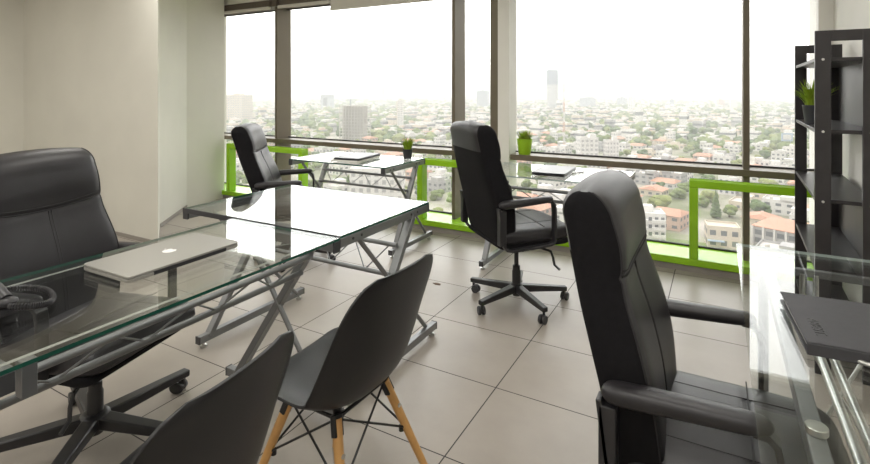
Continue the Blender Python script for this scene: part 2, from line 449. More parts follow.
MB().tube([(0.10,1.22,0.66),(0.46,0.95,0.08)],0.006,8).build('brace_tube', M['steel'], t)
MB().tube([(0.10,0.95,0.08),(0.46,1.22,0.66)],0.006,8).build('brace_tube', M['steel'], t)

# ------------------------------------------------------------------ office chair (faces +y, origin on the floor under the gas lift)
def sq(a, e):
    return math.copysign(abs(a)**e, a)
def spline(keys, z):
    """keys: list of (z, value) ascending; smooth interpolation"""
    if z <= keys[0][0]: return keys[0][1]
    for (a,va),(b,vb) in zip(keys, keys[1:]):
        if z <= b:
            t = (z-a)/(b-a); return va + (vb-va)*t
    return keys[-1][1]
def smoothkeys(keys, z, h=0.035):
    return sum(spline(keys, z+h*k) for k in (-1,-.5,0,.5,1))/5

def office_chair(label, loc, rz, spin):
    t = thing('office_chair', label, 'chair', loc, rz, 'black high-back office chairs')
    # --- back: one lofted cushion cut into leather front, leather headrest and fabric cover
    REAR = [(0.40,-0.235),(0.50,-0.255),(0.63,-0.277),(0.71,-0.298),(0.83,-0.334),(0.93,-0.357),(1.03,-0.378),(1.14,-0.402)]
    FRONT = [(0.40,-0.115),(0.50,-0.118),(0.60,-0.128),(0.66,-0.140),(0.74,-0.160),(0.82,-0.188),(0.87,-0.205),(0.90,-0.207),(0.94,-0.203),(1.0,-0.214),(1.06,-0.238),(1.14,-0.275)]
    WID = [(0.40,0.225),(0.50,0.248),(0.62,0.268),(0.70,0.268),(0.80,0.250),(0.88,0.234),(1.0,0.229),(1.14,0.222)]
    ZS = 0.885; n = 48
    n = 72
    dense = []
    for k in range(2881):
        q = 2*PI*k/2880; dense.append((sq(math.cos(q),0.26), sq(math.sin(q),0.34)))
    cum = [0.0]
    for (a,b),(c,d) in zip(dense,dense[1:]): cum.append(cum[-1]+math.hypot((c-a)*0.24,(d-b)*0.066))
    UN = []; kk = 0
    for j in range(n):
        tgt = cum[-1]*(j+0.5)/n
        while cum[kk+1] < tgt: kk += 1
        f = (tgt-cum[kk])/(cum[kk+1]-cum[kk]); UN.append((dense[kk][0]+(dense[kk+1][0]-dense[kk][0])*f, dense[kk][1]+(dense[kk+1][1]-dense[kk][1])*f))
    rows = []
    zs = [0.40+0.0125*i for i in range(52)]      # 0.40 .. 1.0375
    for z in zs:
        yr, yf, w = smoothkeys(REAR,z), smoothkeys(FRONT,z), smoothkeys(WID,z)
        s = 1.0
        if z < 0.44:
            s = 0.75 + 0.25*math.sin((z-0.40)/0.04*PI/2)
        rows.append((z, (yr+yf)/2, (yf-yr)/2*s, w*(0.93+0.07*s)))
    z0, c0, h0, w0 = rows[-1]
    for i in range(1, 11):
        a = i/10*PI/2
        hh = h0*math.cos(a)**0.9 if i < 10 else 0.004
        z = z0 + 0.066*math.sin(a)
        rows.append((z, c0 - 0.014*math.sin(a), max(hh,0.004), w0 - 0.028*(1-math.cos(a)) - (0.018 if i == 10 else 0)))
    def ring(z, c, h, w):
        out = []
        for j in range(n):
            xn, yn = UN[j]; x = w*xn; y = h*yn
            u = xn
            if yn > 0 and z < z0:
                y -= 0.016*(1-u*u)*min(1,(z-0.40)/0.1)*min(1.0,max(0.0,(z0-z)/0.15)+0.25)
            # seam grooves
                y -= 0.006*math.exp(-((z-(ZS+0.018*u*u))/0.008)**2)
                if z < ZS: y -= 0.004*math.exp(-(x/0.007)**2)
            # crown of the top edge
            zz = z + (0.012*(1-u*u) if z > z0 else 0.012*(1-u*u)*max(0,(z-0.95)/(z0-0.95)))
            # the headrest seam rises towards both edges
            out.append((x, c+y, zz))
        return out
    rings = [ring(*r) for r in rows]
    front, head, cover = MB(), MB(), MB()
    allv = [p for r in rings for p in r]
    def put(mb, face):
        mb.add([allv[i] for i in face], [[0,1,2,3][:len(face)]])
    nr = len(rings)
    for i in range(nr-1):
        zc = (rows[i][0]+rows[i+1][0])/2
        for j in range(n):
            xm = (UN[j][0]+UN[(j+1)%n][0])/2; ym = (UN[j][1]+UN[(j+1)%n][1])/2
            face = [i*n+j, i*n+(j+1)%n, (i+1)*n+(j+1)%n, (i+1)*n+j]
            sn = ym; side = abs(xm) > 0.945
            u = abs(allv[face[0]][0])/0.235
            seam = ZS + 0.022*u*u
            if side and i < nr-2: put(cover, face)
            elif i >= nr-7: put(head, face)
            elif sn > 0: put(head if zc > seam else front, face)
            else: put(head if zc > 0.945 else cover, face)
    put_top = [(nr-1)*n+j for j in range(n)]
    head.add([allv[i] for i in put_top], [list(range(n))])
    cover.add([allv[j] for j in range(n)], [list(range(n))[::-1]])
    def weld(mb, name, m):
        bm = bmesh.new(); me = bpy.data.meshes.new(name)
        vs = [bm.verts.new(p) for p in mb.v]
        for f in mb.f: bm.faces.new([vs[i] for i in f])
        bmesh.ops.remove_doubles(bm, verts=bm.verts, dist=1e-5)
        bmesh.ops.recalc_face_normals(bm, faces=bm.faces) if False else None
        bm.to_mesh(me); bm.free(); me.materials.append(m)
        me.polygons.foreach_set('use_smooth', [True]*len(me.polygons)); me.set_sharp_from_angle(angle=R(75)); me.update()
        o = bpy.data.objects.new(name, me); COL.objects.link(o); o.parent = t
        return o
    weld(front, 'backrest', M['leather']); weld(head, 'headrest', M['leather']); weld(cover, 'back_cover', M['fabric'])
    # piping and stitching
    def front_pt(x, z, off=0.0):
        yr, yf, w = smoothkeys(REAR,z), smoothkeys(FRONT,z), smoothkeys(WID,z)
        c, h = (yr+yf)/2, (yf-yr)/2
        u = max(-1,min(1,x/w)); cq = sq(u, 1/0.26); sn = math.sqrt(max(0,1-cq*cq))
        y = h*sn**0.34 - 0.016*(1-u*u)*min(1,(z-0.40)/0.1)*min(1.0,max(0.0,(z0-z)/0.15)+0.25)
        return (x, c+y+off, z)
    sm = MB()
    for dz in (0.0, 0.014):
        sm.tube([front_pt(x, ZS+dz+0.022*(x/0.235)**2, -0.0005) for x in [0.222*math.sin(a/16*PI/2) for a in range(-16,17)]], 0.0022, 6)
    for dx in (-0.006, 0.006):
        sm.tube([front_pt(dx, z, -0.0015) for z in [0.50+0.02*i for i in range(20)]], 0.002, 6)
    edge_ = [j for j in range(n) if UN[j][1] > 0 and (abs((UN[j][0]+UN[(j+1)%n][0])/2) > 0.945) != (abs((UN[j][0]+UN[j-1][0])/2) > 0.945)]
    for j in edge_:
        sm.tube([rings[i][j] for i in range(4,nr-2)], 0.0028, 6)
    sm.build('stitching', M['stitch'], t)
    # --- seat: cushion with rolled front edge over a fabric pan
    def seat_ring(y, hw, zc, hh, e=0.5, crown=0.012):
        out = []
        for j in range(40):
            q = 2*PI*(j+0.5)/40; x = hw*sq(math.cos(q), 0.35); z = hh*sq(math.sin(q), e)
            if math.sin(q) > 0: z += crown*(1-(x/hw)**2) - 0.010*math.exp(-((abs(x)-0.135)/0.012)**2)*0.6
            out.append((x, y, zc+z))
        return out
    ys = [-0.215+0.0125*i for i in range(40)]
    rr = []
    for y in ys:
        a = min(1, (y+0.215)/0.05); b = min(1, (0.2725-y)/0.075)
        e1 = math.sqrt(max(0,1-(1-a)**2)); e2 = math.sqrt(max(0,1-(1-b)**2)); s = max(0.15, e1*e2)
        groove = 0.004*math.exp(-((y-0.06)/0.010)**2)
        rr.append(seat_ring(y, 0.258*(0.90+0.10*s) - 0.02*max(0,(y-0.1))/0.17, 0.440-0.012*(1-e2)+0.006*max(0,y)/0.27, 0.045*s-groove))
    MB().loft(rr).build('seat', M['leather'], t, smooth=60)
    sp_ = MB()
    for x in (-0.135,0.135): sp_.tube([(x,y,0.4925+0.006*max(0,y)/0.27) for y in [-0.18+0.03*i for i in range(13)]],0.0018,6)
    sp_.tube([(x,0.06,0.489+0.012*(1-(x/0.258)**2)) for x in [-0.24+0.03*i for i in range(17)]],0.0018,6)
    sp_.build('stitching', M['stitch'], t)
    pr = []
    for y in [-0.235+0.02*i for i in range(25)]:
        a = min(1,(y+0.235)/0.05); b = min(1,(0.245-y)/0.06); s = max(0.25, math.sqrt(max(0,1-(1-a)**2))*math.sqrt(max(0,1-(1-b)**2)))
        pr.append(seat_ring(y, 0.248*(0.9+0.1*s), 0.395, 0.028*s, 0.5, 0))
    MB().loft(pr).build('seat_pan', M['fabric'], t, smooth=60)
    # --- arms: flat steel loop with padded top
    for sx in (-1,1):
        x = sx*0.283
        lo = [(-0.262,0.632),(-0.258,0.60),(-0.245,0.50),(-0.232,0.42),(-0.215,0.392),(-0.18,0.384),(0.0,0.392),(0.07,0.398),(0.092,0.405),(0.100,0.425),(0.100,0.60),(0.094,0.635),(0.078,0.650),(0.05,0.652)]
        arm = MB().bar(lo, 0.042, 0.014, x)
        arm.box((x-0.021,-0.262,0.42),(x+0.021,-0.222,0.62))
        a_ = arm.build('armrest', M['plastic'], t, bevel=0.003)
        pts = []
        N_ = 30
        for i in range(N_+1):
            u = 0.5-0.5*math.cos(PI*i/N_); y = -0.258 + 0.348*u
            s = max(0.05, (1-abs(2*u-1)**10)**0.5); hw = (0.036-0.006*u)*s; hh = (0.025-0.006*u)*s
            zc = 0.648 + 0.018*u
            pts.append([(x+hw*sq(math.cos(2*PI*j/20),0.8), y, zc+hh*sq(math.sin(2*PI*j/20),0.8)) for j in range(20)][::-1])
        MB().loft(pts).build('arm_pad', M['leather'], a_, smooth=60)
        for yy in (-0.12,0.02): MB().lathe([(0.008,0),(0.008,0.003),(0.004,0.004)],10,mtx=Matrix.Translation((x+sx*0.021,yy,0.388))@Matrix.Rotation(sx*PI/2,4,'Y')).build('bolt', M['wire'], a_)
    # --- mechanism, lever, gas lift
    mm = MB().box((-0.09,-0.12,0.335),(0.09,0.13,0.372)); mm.build('mechanism', M['plastic'], t, bevel=0.008)
    MB().tube([(0.05,0.06,0.345),(0.14,0.10,0.33),(0.20,0.13,0.325),(0.215,0.135,0.29),(0.222,0.14,0.25),(0.262,0.150,0.232)],0.0075,8).build('tilt_lever', M['plastic'], t)
    MB().tube([(0.02,0.09,0.35),(0.03,0.14,0.335)],0.02,12).build('tension_knob', M['plastic'], t)
    MB().lathe([(0.028,0.075),(0.028,0.20),(0.024,0.21),(0.024,0.235),(0.014,0.24),(0.014,0.37)],20).build('gas_lift', M['plastic'], t)
    # --- star base
    hub = MB().lathe([(0.024,0.045),(0.024,0.06),(0.040,0.066),(0.042,0.115),(0.034,0.124),(0.028,0.126)],24).build('star_base', M['plastic'], t)
    for k in range(5):
        a = spin + k*2*PI/5; c, s = math.cos(a), math.sin(a)
        MB().beam((0.030*c,0.030*s,0.094),(0.325*c,0.325*s,0.080),0.046,0.046,w2=0.034,h2=0.028).build('spoke', M['plastic'], hub, bevel=0.005)
        cs = MB(); T_ = Matrix.Translation((0.308*c,0.308*s,0)) @ Matrix.Rotation(a+0.9+k*1.1,4,'Z')
        for sg in (-1,1):
            cs.lathe([(0.010,-0.009),(0.023,-0.009),(0.026,-0.005),(0.026,0.005),(0.023,0.009),(0.010,0.009)],20,mtx=T_@Matrix.Translation((0.018,sg*0.0125,0.026))@Matrix.Rotation(PI/2,4,'X'))
        cs.tube([T_@Vector((0,0,0.04)),T_@Vector((0,0,0.075))],0.008,8)
        cs.box((-0.006,-0.004,0.03),(0.03,0.004,0.05),0,T_)
        cs.build('caster', M['caster'], hub)
    return t

H_ = lambda deg: -R(deg)          # heading clockwise from +y
chair_R = office_chair('black leather office chair in the right foreground beside the right glass desk', (0.012,1.545,0), H_(90), R(20))
def chair_copy(label, loc, heading, spin_world, lift=0.0):
    r = dup(chair_R, loc, H_(heading), label, 'black high-back office chairs')
    for c in kids(r):
        if c.name.split('.')[0] not in ('star_base','gas_lift'): c.location.z += lift
        if c.name.split('.')[0] == 'star_base': c.rotation_euler.z = spin_world - H_(heading) - R(20)
    return r
chair_M = chair_copy('black office chair with grey-topped back in the middle, turned towards the window desk', (-1.125,3.075,0), 42, R(33), 0.045)
chair_L = chair_copy('large black leather office chair in the left foreground behind the laptop desk', (-2.085,1.06,0), 75, R(20))
for c in kids(chair_R):
    if c.name.split('.')[0] not in ('star_base','gas_lift'): c.location.z -= 0.012
for c in kids(chair_L):
    if c.name.split('.')[0] == 'star_base': c.scale = (1.22,1.22,1)
chair_F = chair_copy('black office chair farthest left, between the left wall pier and the window desk', (-2.97,3.02,0), 55, R(10))
for c in kids(chair_F):                      # this one is tipped back a little
    if c.name.split('.')[0] in ('backrest','headrest','back_cover','stitching') and c.dimensions.z > 0.1:
        a = R(7); pv = Vector((0,-0.2,0.42)); c.rotation_euler.x = a; c.location += pv - Matrix.Rotation(a,3,'X') @ pv

# ------------------------------------------------------------------ moulded shell chairs (face +y)
def shell_chair(label, loc, rz):
    t = thing('shell_chair', label, 'chair', loc, rz, 'black shell chairs on beech legs')
    prof = [(0.235,0.418),(0.215,0.436),(0.17,0.446),(0.10,0.444),(0.02,0.434),(-0.06,0.426),(-0.115,0.432),(-0.155,0.455),(-0.183,0.50),(-0.204,0.56),(-0.222,0.63),(-0.238,0.70),(-0.254,0.775),(-0.267,0.835)]
    wid = [0.200,0.205,0.213,0.222,0.230,0.236,0.238,0.238,0.237,0.235,0.231,0.226,0.218,0.208]
    rise = [0.004,0.010,0.022,0.036,0.050,0.062,0.070,0.076,0.076,0.070,0.058,0.044,0.028,0.012]
    def samp(arr, u):
        x = u*(len(arr)-1); i = min(int(x), len(arr)-2); f = x-i
        p = [arr[max(i-1,0)],arr[i],arr[i+1],arr[min(i+2,len(arr)-1)]]
        def cr(a,b,c,d): return 0.5*((2*b)+(-a+c)*f+(2*a-5*b+4*c-d)*f*f+(-a+3*b-3*c+d)*f**3)
        if isinstance(arr[0], tuple): return tuple(cr(*[q[k] for q in p]) for k in range(len(arr[0])))
        return cr(*p)
    U_, V_ = 44, 28
    vs, fs = [], []
    for i in range(U_+1):
        u = i/U_
        y, z = samp(prof,u); y2, z2 = samp(prof,min(1,u+0.01)); y1, z1 = samp(prof,max(0,u-0.01))
        ty, tz = y2-y1, z2-z1; l = math.hypot(ty,tz); ny, nz = tz/l, -ty/l     # towards the sitter
        ww = samp(wid,u); rs = samp(rise,u)
        # rounded corners at lip and top
        e0 = min(1, u/0.13); e1 = min(1, (1-u)/0.17)
        rnd = (0.09*(1-math.sqrt(max(0,1-(1-e0)**2))) + 0.085*(1-math.sqrt(max(0,1-(1-e1)**2.2))))
        w = ww - rnd
        for j in range(V_+1):
            s = -1 + 2*j/V_
            s = math.sin(s*PI/2)*0.35 + s*0.65
            k_ = rs*abs(s)**2.6
            vs.append((w*s, y+ny*k_, z+nz*k_))
    for i in range(U_):
        for j in range(V_):
            a = i*(V_+1)+j; fs.append([a,a+1,a+V_+2,a+V_+1])
    sh = MB().add(vs,fs).build('seat_shell', M['shell'], t, smooth=70)
    so = sh.modifiers.new('thick','SOLIDIFY'); so.thickness = 0.007; so.offset = 0
    bv = sh.modifiers.new('bevel','BEVEL'); bv.width = 0.0025; bv.segments = 2; bv.angle_limit = R(50)
    # legs
    tops = {}; mids = {}; lows = {}
    for sx in (-1,1):
        for sy in (-1,1):
            a = Vector((sx*0.115, 0.09 if sy > 0 else -0.10, 0.40)); b = Vector((sx*0.225, 0.215 if sy > 0 else -0.245, 0.0))
            leg = MB().tube([a.lerp(b,k/6) for k in range(7)],0.0155,14,r2=0.0105).build('leg', M['beech'], t)
            d = (b-a).normalized()
            MB().beam(a-d*0.012,a+d*0.045,0.020,0.034,up=(sx,0,0)).build('leg_socket', M['wire'], leg, bevel=0.003)
            MB().lathe([(0.007,0),(0.007,0.003),(0.003,0.004)],10,mtx=Matrix.Translation(a.lerp(b,0.20)+Vector((0,sy*0.0145,0)))@Matrix.Rotation(-sy*PI/2,4,'X')).build('bolt', M['steel'], leg)
            tops[sx,sy] = a; mids[sx,sy] = a.lerp(b,0.40); lows[sx,sy] = a.lerp(b,0.62)
    fr = MB()
    ks = [(-1,-1),(1,-1),(1,1),(-1,1)]
    for p, q in zip(ks, ks[1:]+ks[:1]):
        fr.tube([tops[p],mids[q]],0.0036,8); fr.tube([tops[q],mids[p]],0.0036,8)
    for p in ks:
        fr.lathe([(0.009,-0.008),(0.009,0.008)],10,mtx=Matrix.Translation(mids[p]+Vector((-p[0]*0.012,-p[1]*0.012,0))))
    for sx in (-1,1): fr.tube([tops[sx,-1],tops[sx,1]],0.006,8)
    for sy in (-1,1): fr.tube([tops[-1,sy],tops[1,sy]],0.006,8)
    for k_ in ks: fr.lathe([(0.012,0.395),(0.016,0.425)],10,mtx=Matrix.Translation((k_[0]*0.095,k_[1]*0.085,0)))
    fr.build('wire_frame', M['wire'], t)
    return t
sc1 = shell_chair('black plastic shell chair nearer the middle desk, its wooden legs and seat in view', (-1.065,1.265,0), H_(-88))
sc2 = dup(sc1, (-1.043,0.615,0), H_(-99), 'black plastic shell chair at the bottom edge, showing mostly the back of its shell', 'black shell chairs on beech legs')

# ------------------------------------------------------------------ things on the desks
def rounded_slab(mb, lx, ly, z0, z1, r=0.012, n=6, mi=0):
    pts = []
    for cx, cy, a0 in ((lx/2-r,ly/2-r,0),(-lx/2+r,ly/2-r,PI/2),(-lx/2+r,-ly/2+r,PI),(lx/2-r,-ly/2+r,3*PI/2)):
        for i in range(n+1):
            a = a0 + i/n*PI/2; pts.append((cx+r*math.cos(a), cy+r*math.sin(a)))
    k = len(pts); e = min(0.0015,(z1-z0)/3)
    def ringz(z, s): return [(x*(1-s/lx*2), y*(1-s/ly*2), z) for x, y in pts]
    mb.loft([ringz(z0,e),ringz(z0+e,0),ringz(z1-e,0),ringz(z1,e)], mi)
    return mb
lap = thing('laptop', 'closed silver laptop lying on the left foreground glass desk', 'laptop', (-1.731,1.118,0.751), R(1))
rounded_slab(MB(),0.262,0.425,0.003,0.014,0.016).build('base', M['alu'], lap)
lid = rounded_slab(MB(),0.262,0.425,0.0155,0.0235,0.016).build('lid', M['alu'], lap)
MB().box((0.120,-0.13,0.004),(0.1318,0.15,0.0165)).build('hinge', M['plastic'], lap)
ft = MB()
for x in (-0.11,0.11):
    for y in (-0.18,0.18): ft.lathe([(0.008,0),(0.008,0.0035)],12,mtx=Matrix.Translation((x,y,0)))
ft.build('rubber_foot', M['plastic'], lap)
# pale bitten-fruit mark, flat on the lid
def disc(c, r, n=20, sx=1): return [(c[0]+r*sx*math.cos(2*PI*i/n), c[1]+r*math.sin(2*PI*i/n)) for i in range(n)]
mk = MB(); outline = []
for i in range(40):
    a = 2*PI*i/40
    r = 0.021*(1 - 0.10*math.exp(-((a-PI/2)/0.28)**2) - 0.08*math.exp(-((a-3*PI/2)/0.25)**2))
    x, y = r*math.cos(a), r*0.98*math.sin(a)
    dx, dy = x-0.0235, y-0.003
    if math.hypot(dx,dy) < 0.0095:
        k_ = 0.0095/max(1e-6,math.hypot(dx,dy)); x, y = 0.0235+dx*k_, 0.003+dy*k_
        if x > 0.0235: x = 0.0235-abs(dx*k_)
    outline.append((x,y))
n = len(outline)
mk.add([(x,y,0.0) for x,y in outline]+[(x,y,0.0004) for x,y in outline], [[i,(i+1)%n,n+(i+1)%n,n+i] for i in range(n)]+[[n+i for i in range(n)]])
leaf = [(-0.001,0.0225),(0.001,0.028),(0.006,0.031),(0.0065,0.0265),(0.003,0.0235)]
mk.add([(x,y,0.0004) for x,y in leaf],[[0,4,3,2,1]])
lg = mk.build('logo', M['logo'], lid, smooth=0); lg.location = (0.0,0.012,0.0235); lg.rotation_euler = (0,0,PI/2); lg.scale = (1.1,1.1,1)

# black laptop on the left window desk with papers under it
def slab_thing(name, label, cat, loc, rz, sx, sy, h, m, parts):
    t = thing(name, label, cat, loc, rz); parts(t); return t
p_ = rounded_slab(MB(),0.26,0.40,0,0.012,0.004).build('paper_pad', M['paper'], smooth=0)
tag(p_, 'pale paper pad under the black laptop on the left window desk', 'paper'); p_.location = (-2.78,3.55,0.7455); p_.rotation_euler = (0,0,R(6))
t = thing('laptop', 'thin black laptop lying closed on a pad on the left window desk', 'laptop', (-2.77,3.56,0.7577), R(8))
rounded_slab(MB(),0.25,0.40,0.0,0.010,0.012).build('base', M['laptop_black'], t); rounded_slab(MB(),0.25,0.40,0.0112,0.0185,0.012).build('lid', M['laptop_black'], t)
# black laptop on the right window desk
t = thing('laptop', 'black closed laptop on the window desk beside the column', 'laptop', (-1.055,3.69,0.746), R(2))
rounded_slab(MB(),0.235,0.385,0.0,0.013,0.012).build('base', M['laptop_black'], t); rounded_slab(MB(),0.235,0.385,0.0142,0.022,0.012).build('lid', M['laptop_black'], t)
t = thing('pen', 'slim pale pen beside the black laptop on the window desk', 'pen', (-0.885,3.72,0.7515), R(-25))
MB().tube([(0,-0.07,0),(0,0.05,0)],0.0055,10).build('barrel', M['alu'], t); MB().tube([(0,0.05,0),(0,0.068,0)],0.0055,10,r2=0.0015).build('tip', M['plastic'], t)

# big black book on the right desk
bk = thing('book', 'thick black hardcover book with embossed lettering on the right glass desk', 'book', (0.345,1.60,0.7525), R(4))
MB().box((-0.180,-0.163,0),(0.22,0.163,0.0045)).build('back_cover', M['cover'], bk, bevel=0.001)
MB().box((-0.172,-0.155,0.0045),(0.215,0.155,0.0225)).build('pages', M['paper'], bk, smooth=0)
fc = MB().box((-0.180,-0.163,0.0225),(0.22,0.163,0.027)).build('front_cover', M['cover'], bk, bevel=0.001)
MB().box((-0.180,-0.1645,0.0),(0.22,-0.156,0.027)).build('spine', M['cover'], bk, bevel=0.002)
def letters(txt, size, parent, loc, rz, m, name):
    cu = bpy.data.curves.new(name,'FONT'); cu.body = txt; cu.size = size; cu.extrude = 0.0003; cu.align_x = 'CENTER'; cu.align_y = 'CENTER'
    tmp = bpy.data.objects.new('tmp', cu); COL.objects.link(tmp)
    dg = bpy.context.evaluated_depsgraph_get(); me = bpy.data.meshes.new_from_object(tmp.evaluated_get(dg))
    bpy.data.objects.remove(tmp)
    me.materials.clear(); me.materials.append(m)
    o = bpy.data.objects.new(name, me); COL.objects.link(o); o.parent = parent; o.location = loc; o.rotation_euler = (0,0,rz)
    return o
letters('ABEST.', 0.034, fc, (-0.142,-0.060,0.0273), -PI/2, M['emboss'], 'embossed_title')
t = thing('pen', 'silver pen lying beside the big black book on the right desk', 'pen', (0.30,1.415,0.758), R(58))
MB().tube([(0,-0.075,0),(0,0.055,0)],0.0052,12).build('barrel', M['steel'], t); MB().tube([(0,0.055,0),(0,0.075,0)],0.0052,12,r2=0.001).build('tip', M['steel'], t)
MB().box((-0.0015,-0.072,0.005),(0.0015,-0.03,0.008)).build('clip', M['steel'], t)

# desk phone at the left edge
ph = thing('desk_phone', 'black desk phone with coiled cord at the left edge of the glass desk', 'phone', (-1.735,0.545,0.7505), R(10))
body = MB().add([(-0.09,-0.10,0),(0.09,-0.10,0),(0.09,0.10,0),(-0.09,0.10,0),(-0.085,-0.095,0.065),(0.085,-0.095,0.025),(0.085,0.095,0.025),(-0.085,0.095,0.065)],
    [[3,2,1,0],[4,5,6,7],[0,1,5,4],[1,2,6,5],[2,3,7,6],[3,0,4,7]]).build('body', M['phone'], ph, bevel=0.008)
ky = MB()
for i in range(4):
    for j in range(3): ky.cbox((-0.01+i*0.024,-0.055+j*0.024,0.0475-0.0056*i),(0.016,0.016,0.009))
ky.build('keypad', M['caster'], ph, bevel=0.002)
hs = MB().tube([(-0.075,0.07,0.072),(-0.03,0.073,0.078),(0.03,0.073,0.066),(0.075,0.07,0.042)],0.016,14)
hs.ico((-0.078,0.07,0.062),(0.026,0.026,0.016),2); hs.ico((0.08,0.07,0.036),(0.024,0.026,0.014),2)
hs.build('handset', M['phone'], ph)
pth = []
ctrl = [(0.10,0.06,0.03),(0.13,0.10,0.02),(0.135,0.14,0.014),(0.10,0.175,0.013),(0.03,0.20,0.013),(-0.05,0.19,0.013),(-0.09,0.14,0.016),(-0.09,0.10,0.02)]
def cat(pts, u):
    x = u*(len(pts)-1); i = min(int(x),len(pts)-2); f = x-i
    p = [Vector(pts[max(i-1,0)]),Vector(pts[i]),Vector(pts[i+1]),Vector(pts[min(i+2,len(pts)-1)])]
    return 0.5*((2*p[1])+(-p[0]+p[2])*f+(2*p[0]-5*p[1]+4*p[2]-p[3])*f*f+(-p[0]+3*p[1]-3*p[2]+p[3])*f**3)
TURNS = 62
for i in range(TURNS*8+1):
    u = i/(TURNS*8); c = cat(ctrl,u); d = (cat(ctrl,min(1,u+0.01))-cat(ctrl,max(0,u-0.01))).normalized()
    a = d.cross(Vector((0,0,1))).normalized(); b = a.cross(d); q = i/8*2*PI
    pth.append(c + a*math.cos(q)*0.0075 + b*math.sin(q)*0.0075)
MB().tube(pth,0.0021,5).build('coiled_cord', M['phone'], ph)

# ------------------------------------------------------------------ potted plants
def blades(n, rad, h, spread, w, rnd):
    mb = MB()
    for i in range(n):
        a = rnd.uniform(0,2*PI); r0 = rad*math.sqrt(rnd.random())*0.8; hh = h*rnd.uniform(0.55,1.0); sp = spread*rnd.uniform(0.15,1.0)*(0.4+r0/rad)
        c, s = math.cos(a), math.sin(a); b = a + rnd.uniform(-0.7,0.7); cb, sb = math.cos(b), math.sin(b)
        vs = []; K = 5
        for k in range(K+1):
            u = k/K; ww = w*(1-u)**0.7*0.5 + 0.0002
            x = r0*c + sp*u**1.8*cb; y = r0*s + sp*u**1.8*sb; z = hh*(u - 0.22*u*u*sp/spread)
            th = ww*0.35
            vs += [(x-sb*ww,y+cb*ww,z),(x+cb*th,y+sb*th,z),(x+sb*ww,y-cb*ww,z),(x-cb*th,y-sb*th,z)]
        fs = []
        for k in range(K):
            for j in range(4): fs.append([k*4+j,k*4+(j+1)%4,k*4+4+(j+1)%4,k*4+4+j])
        mb.add(vs,fs)
    return mb
def potted(label, loc, r, h, potm, leafm, n, lh, spread, w, seed):
    t = thing('potted_plant', label, 'plant', loc)
    MB().lathe([(r*0.72,0),(r*0.74,0.002),(r*0.97,h-0.006),(r,h-0.004),(r,h),(r*0.93,h),(r*0.90,h-0.012)],28).build('pot', potm, t)
    MB().lathe([(r*0.89,h-0.016),(r*0.86,h-0.009)],24).build('soil', M['soil'], t)
    f = blades(n, r*0.85, lh, spread, w, random.Random(seed)).build('foliage', leafm, t)
    f.location = (0,0,h-0.012)
potted('grass plant in a dark grey pot on the left window desk', (-2.39,3.78,0.7455), 0.046, 0.085, M['pot_dark'], M['grass'], 130, 0.14, 0.068, 0.010, 3)
potted('small bushy plant in a lime green pot standing on the window ledge', (-1.535,4.41,0.767), 0.072, 0.142, M['pot_green'], M['succ'], 120, 0.10, 0.055, 0.012, 5)

# ------------------------------------------------------------------ black bookcase by the window
bc = thing('bookcase', 'tall black open bookcase with ladder ends in front of the window', 'bookcase', (0.402,3.0,0), R(-1.6))
HB = 1.636; WB = 0.24; LB = 1.0; PW = 0.062; PT = 0.024
for y in (0.0, LB-PT):
    for x in (0.0, WB-PW):
        MB().box((x,y,0),(x+PW,y+PT,HB)).build('post', M['wenge'], bc, bevel=0.0015)
    MB().box((PW,y,HB-0.050),(WB-PW,y+PT,HB)).build('end_rail', M['wenge'], bc, bevel=0.0015)
levels = [1.508,1.165,0.832,0.50,0.14]
sc_ = MB()
for z in levels:
    s_ = MB().box((0.004,PT,z-0.018),(WB-0.004,LB-PT,z)).build('shelf', M['wenge'], bc, bevel=0.0012)
    for x in (PW/2,WB-PW/2): sc_.lathe([(0.006,0),(0.006,0.0015),(0.004,0.002)],12,mtx=Matrix.Translation((x,0,z-0.009))@Matrix.Rotation(PI/2,4,'X'))
sc_.build('screw', M['steel'], bc)
for z0, z1 in ((levels[1],levels[0]-0.018),(levels[3],levels[2]-0.018)):
    MB().box((WB-0.018,PT,z0),(WB-0.004,LB-PT,z1)).build('side_panel', M['wenge'], bc, smooth=0)
potted('spiky grass plant in a dark pot on the second shelf of the black bookcase', (0.455,3.45,1.1655), 0.052, 0.105, M['pot_dark'], M['grass'], 150, 0.17, 0.11, 0.011, 9)
tag(MB().tube([(XR-0.01,3.30,0.005),(XR-0.012,3.32,0.30),(XR-0.012,3.36,0.44),(XR-0.012,3.44,0.50),(XR-0.012,3.60,0.52)],0.004,8).build('cable', M['wire']), 'thin black cable looping along the white wall behind the bookcase', 'cable')

# ------------------------------------------------------------------ the city outside
GZ = -58.6
def ray_ground(px, py, z=GZ):
    r = (px-435)/FOC; v = -(py-HORIZ)/FOC; s, c = math.sin(-YAW), math.cos(-YAW)
    k_ = (z-EYE)/v
    return Vector(((r*c+s)*k_, (-r*s+c)*k_, z)), k_
def cm(name, col, rough=0.8, vary=0.06): return mat('city_'+name, col, rough, vary=vary, vscale=0.15)
CM = {n_: cm(n_, c_) for n_, c_ in dict(white=(0.62,0.60,0.57), cream=(0.56,0.49,0.40), grey=(0.38,0.37,0.36), pink=(0.50,0.36,0.29), terra=(0.47,0.26,0.18),
      roof=(0.52,0.49,0.46), window=(0.16,0.165,0.17), concrete=(0.46,0.43,0.39), blue=(0.14,0.17,0.22), steel=(0.28,0.30,0.33), red=(0.52,0.36,0.28), sign=(0.35,0.42,0.52), asphalt=(0.24,0.23,0.22)).items()}
def tree_mat(name, a):
    return mat('city_'+name, a, 0.9, vary=0.3, vscale=0.4)
TM = [tree_mat('leaf_dark',(0.085,0.125,0.045)), tree_mat('leaf_mid',(0.14,0.18,0.055)), tree_mat('leaf_yellow',(0.21,0.235,0.08))]
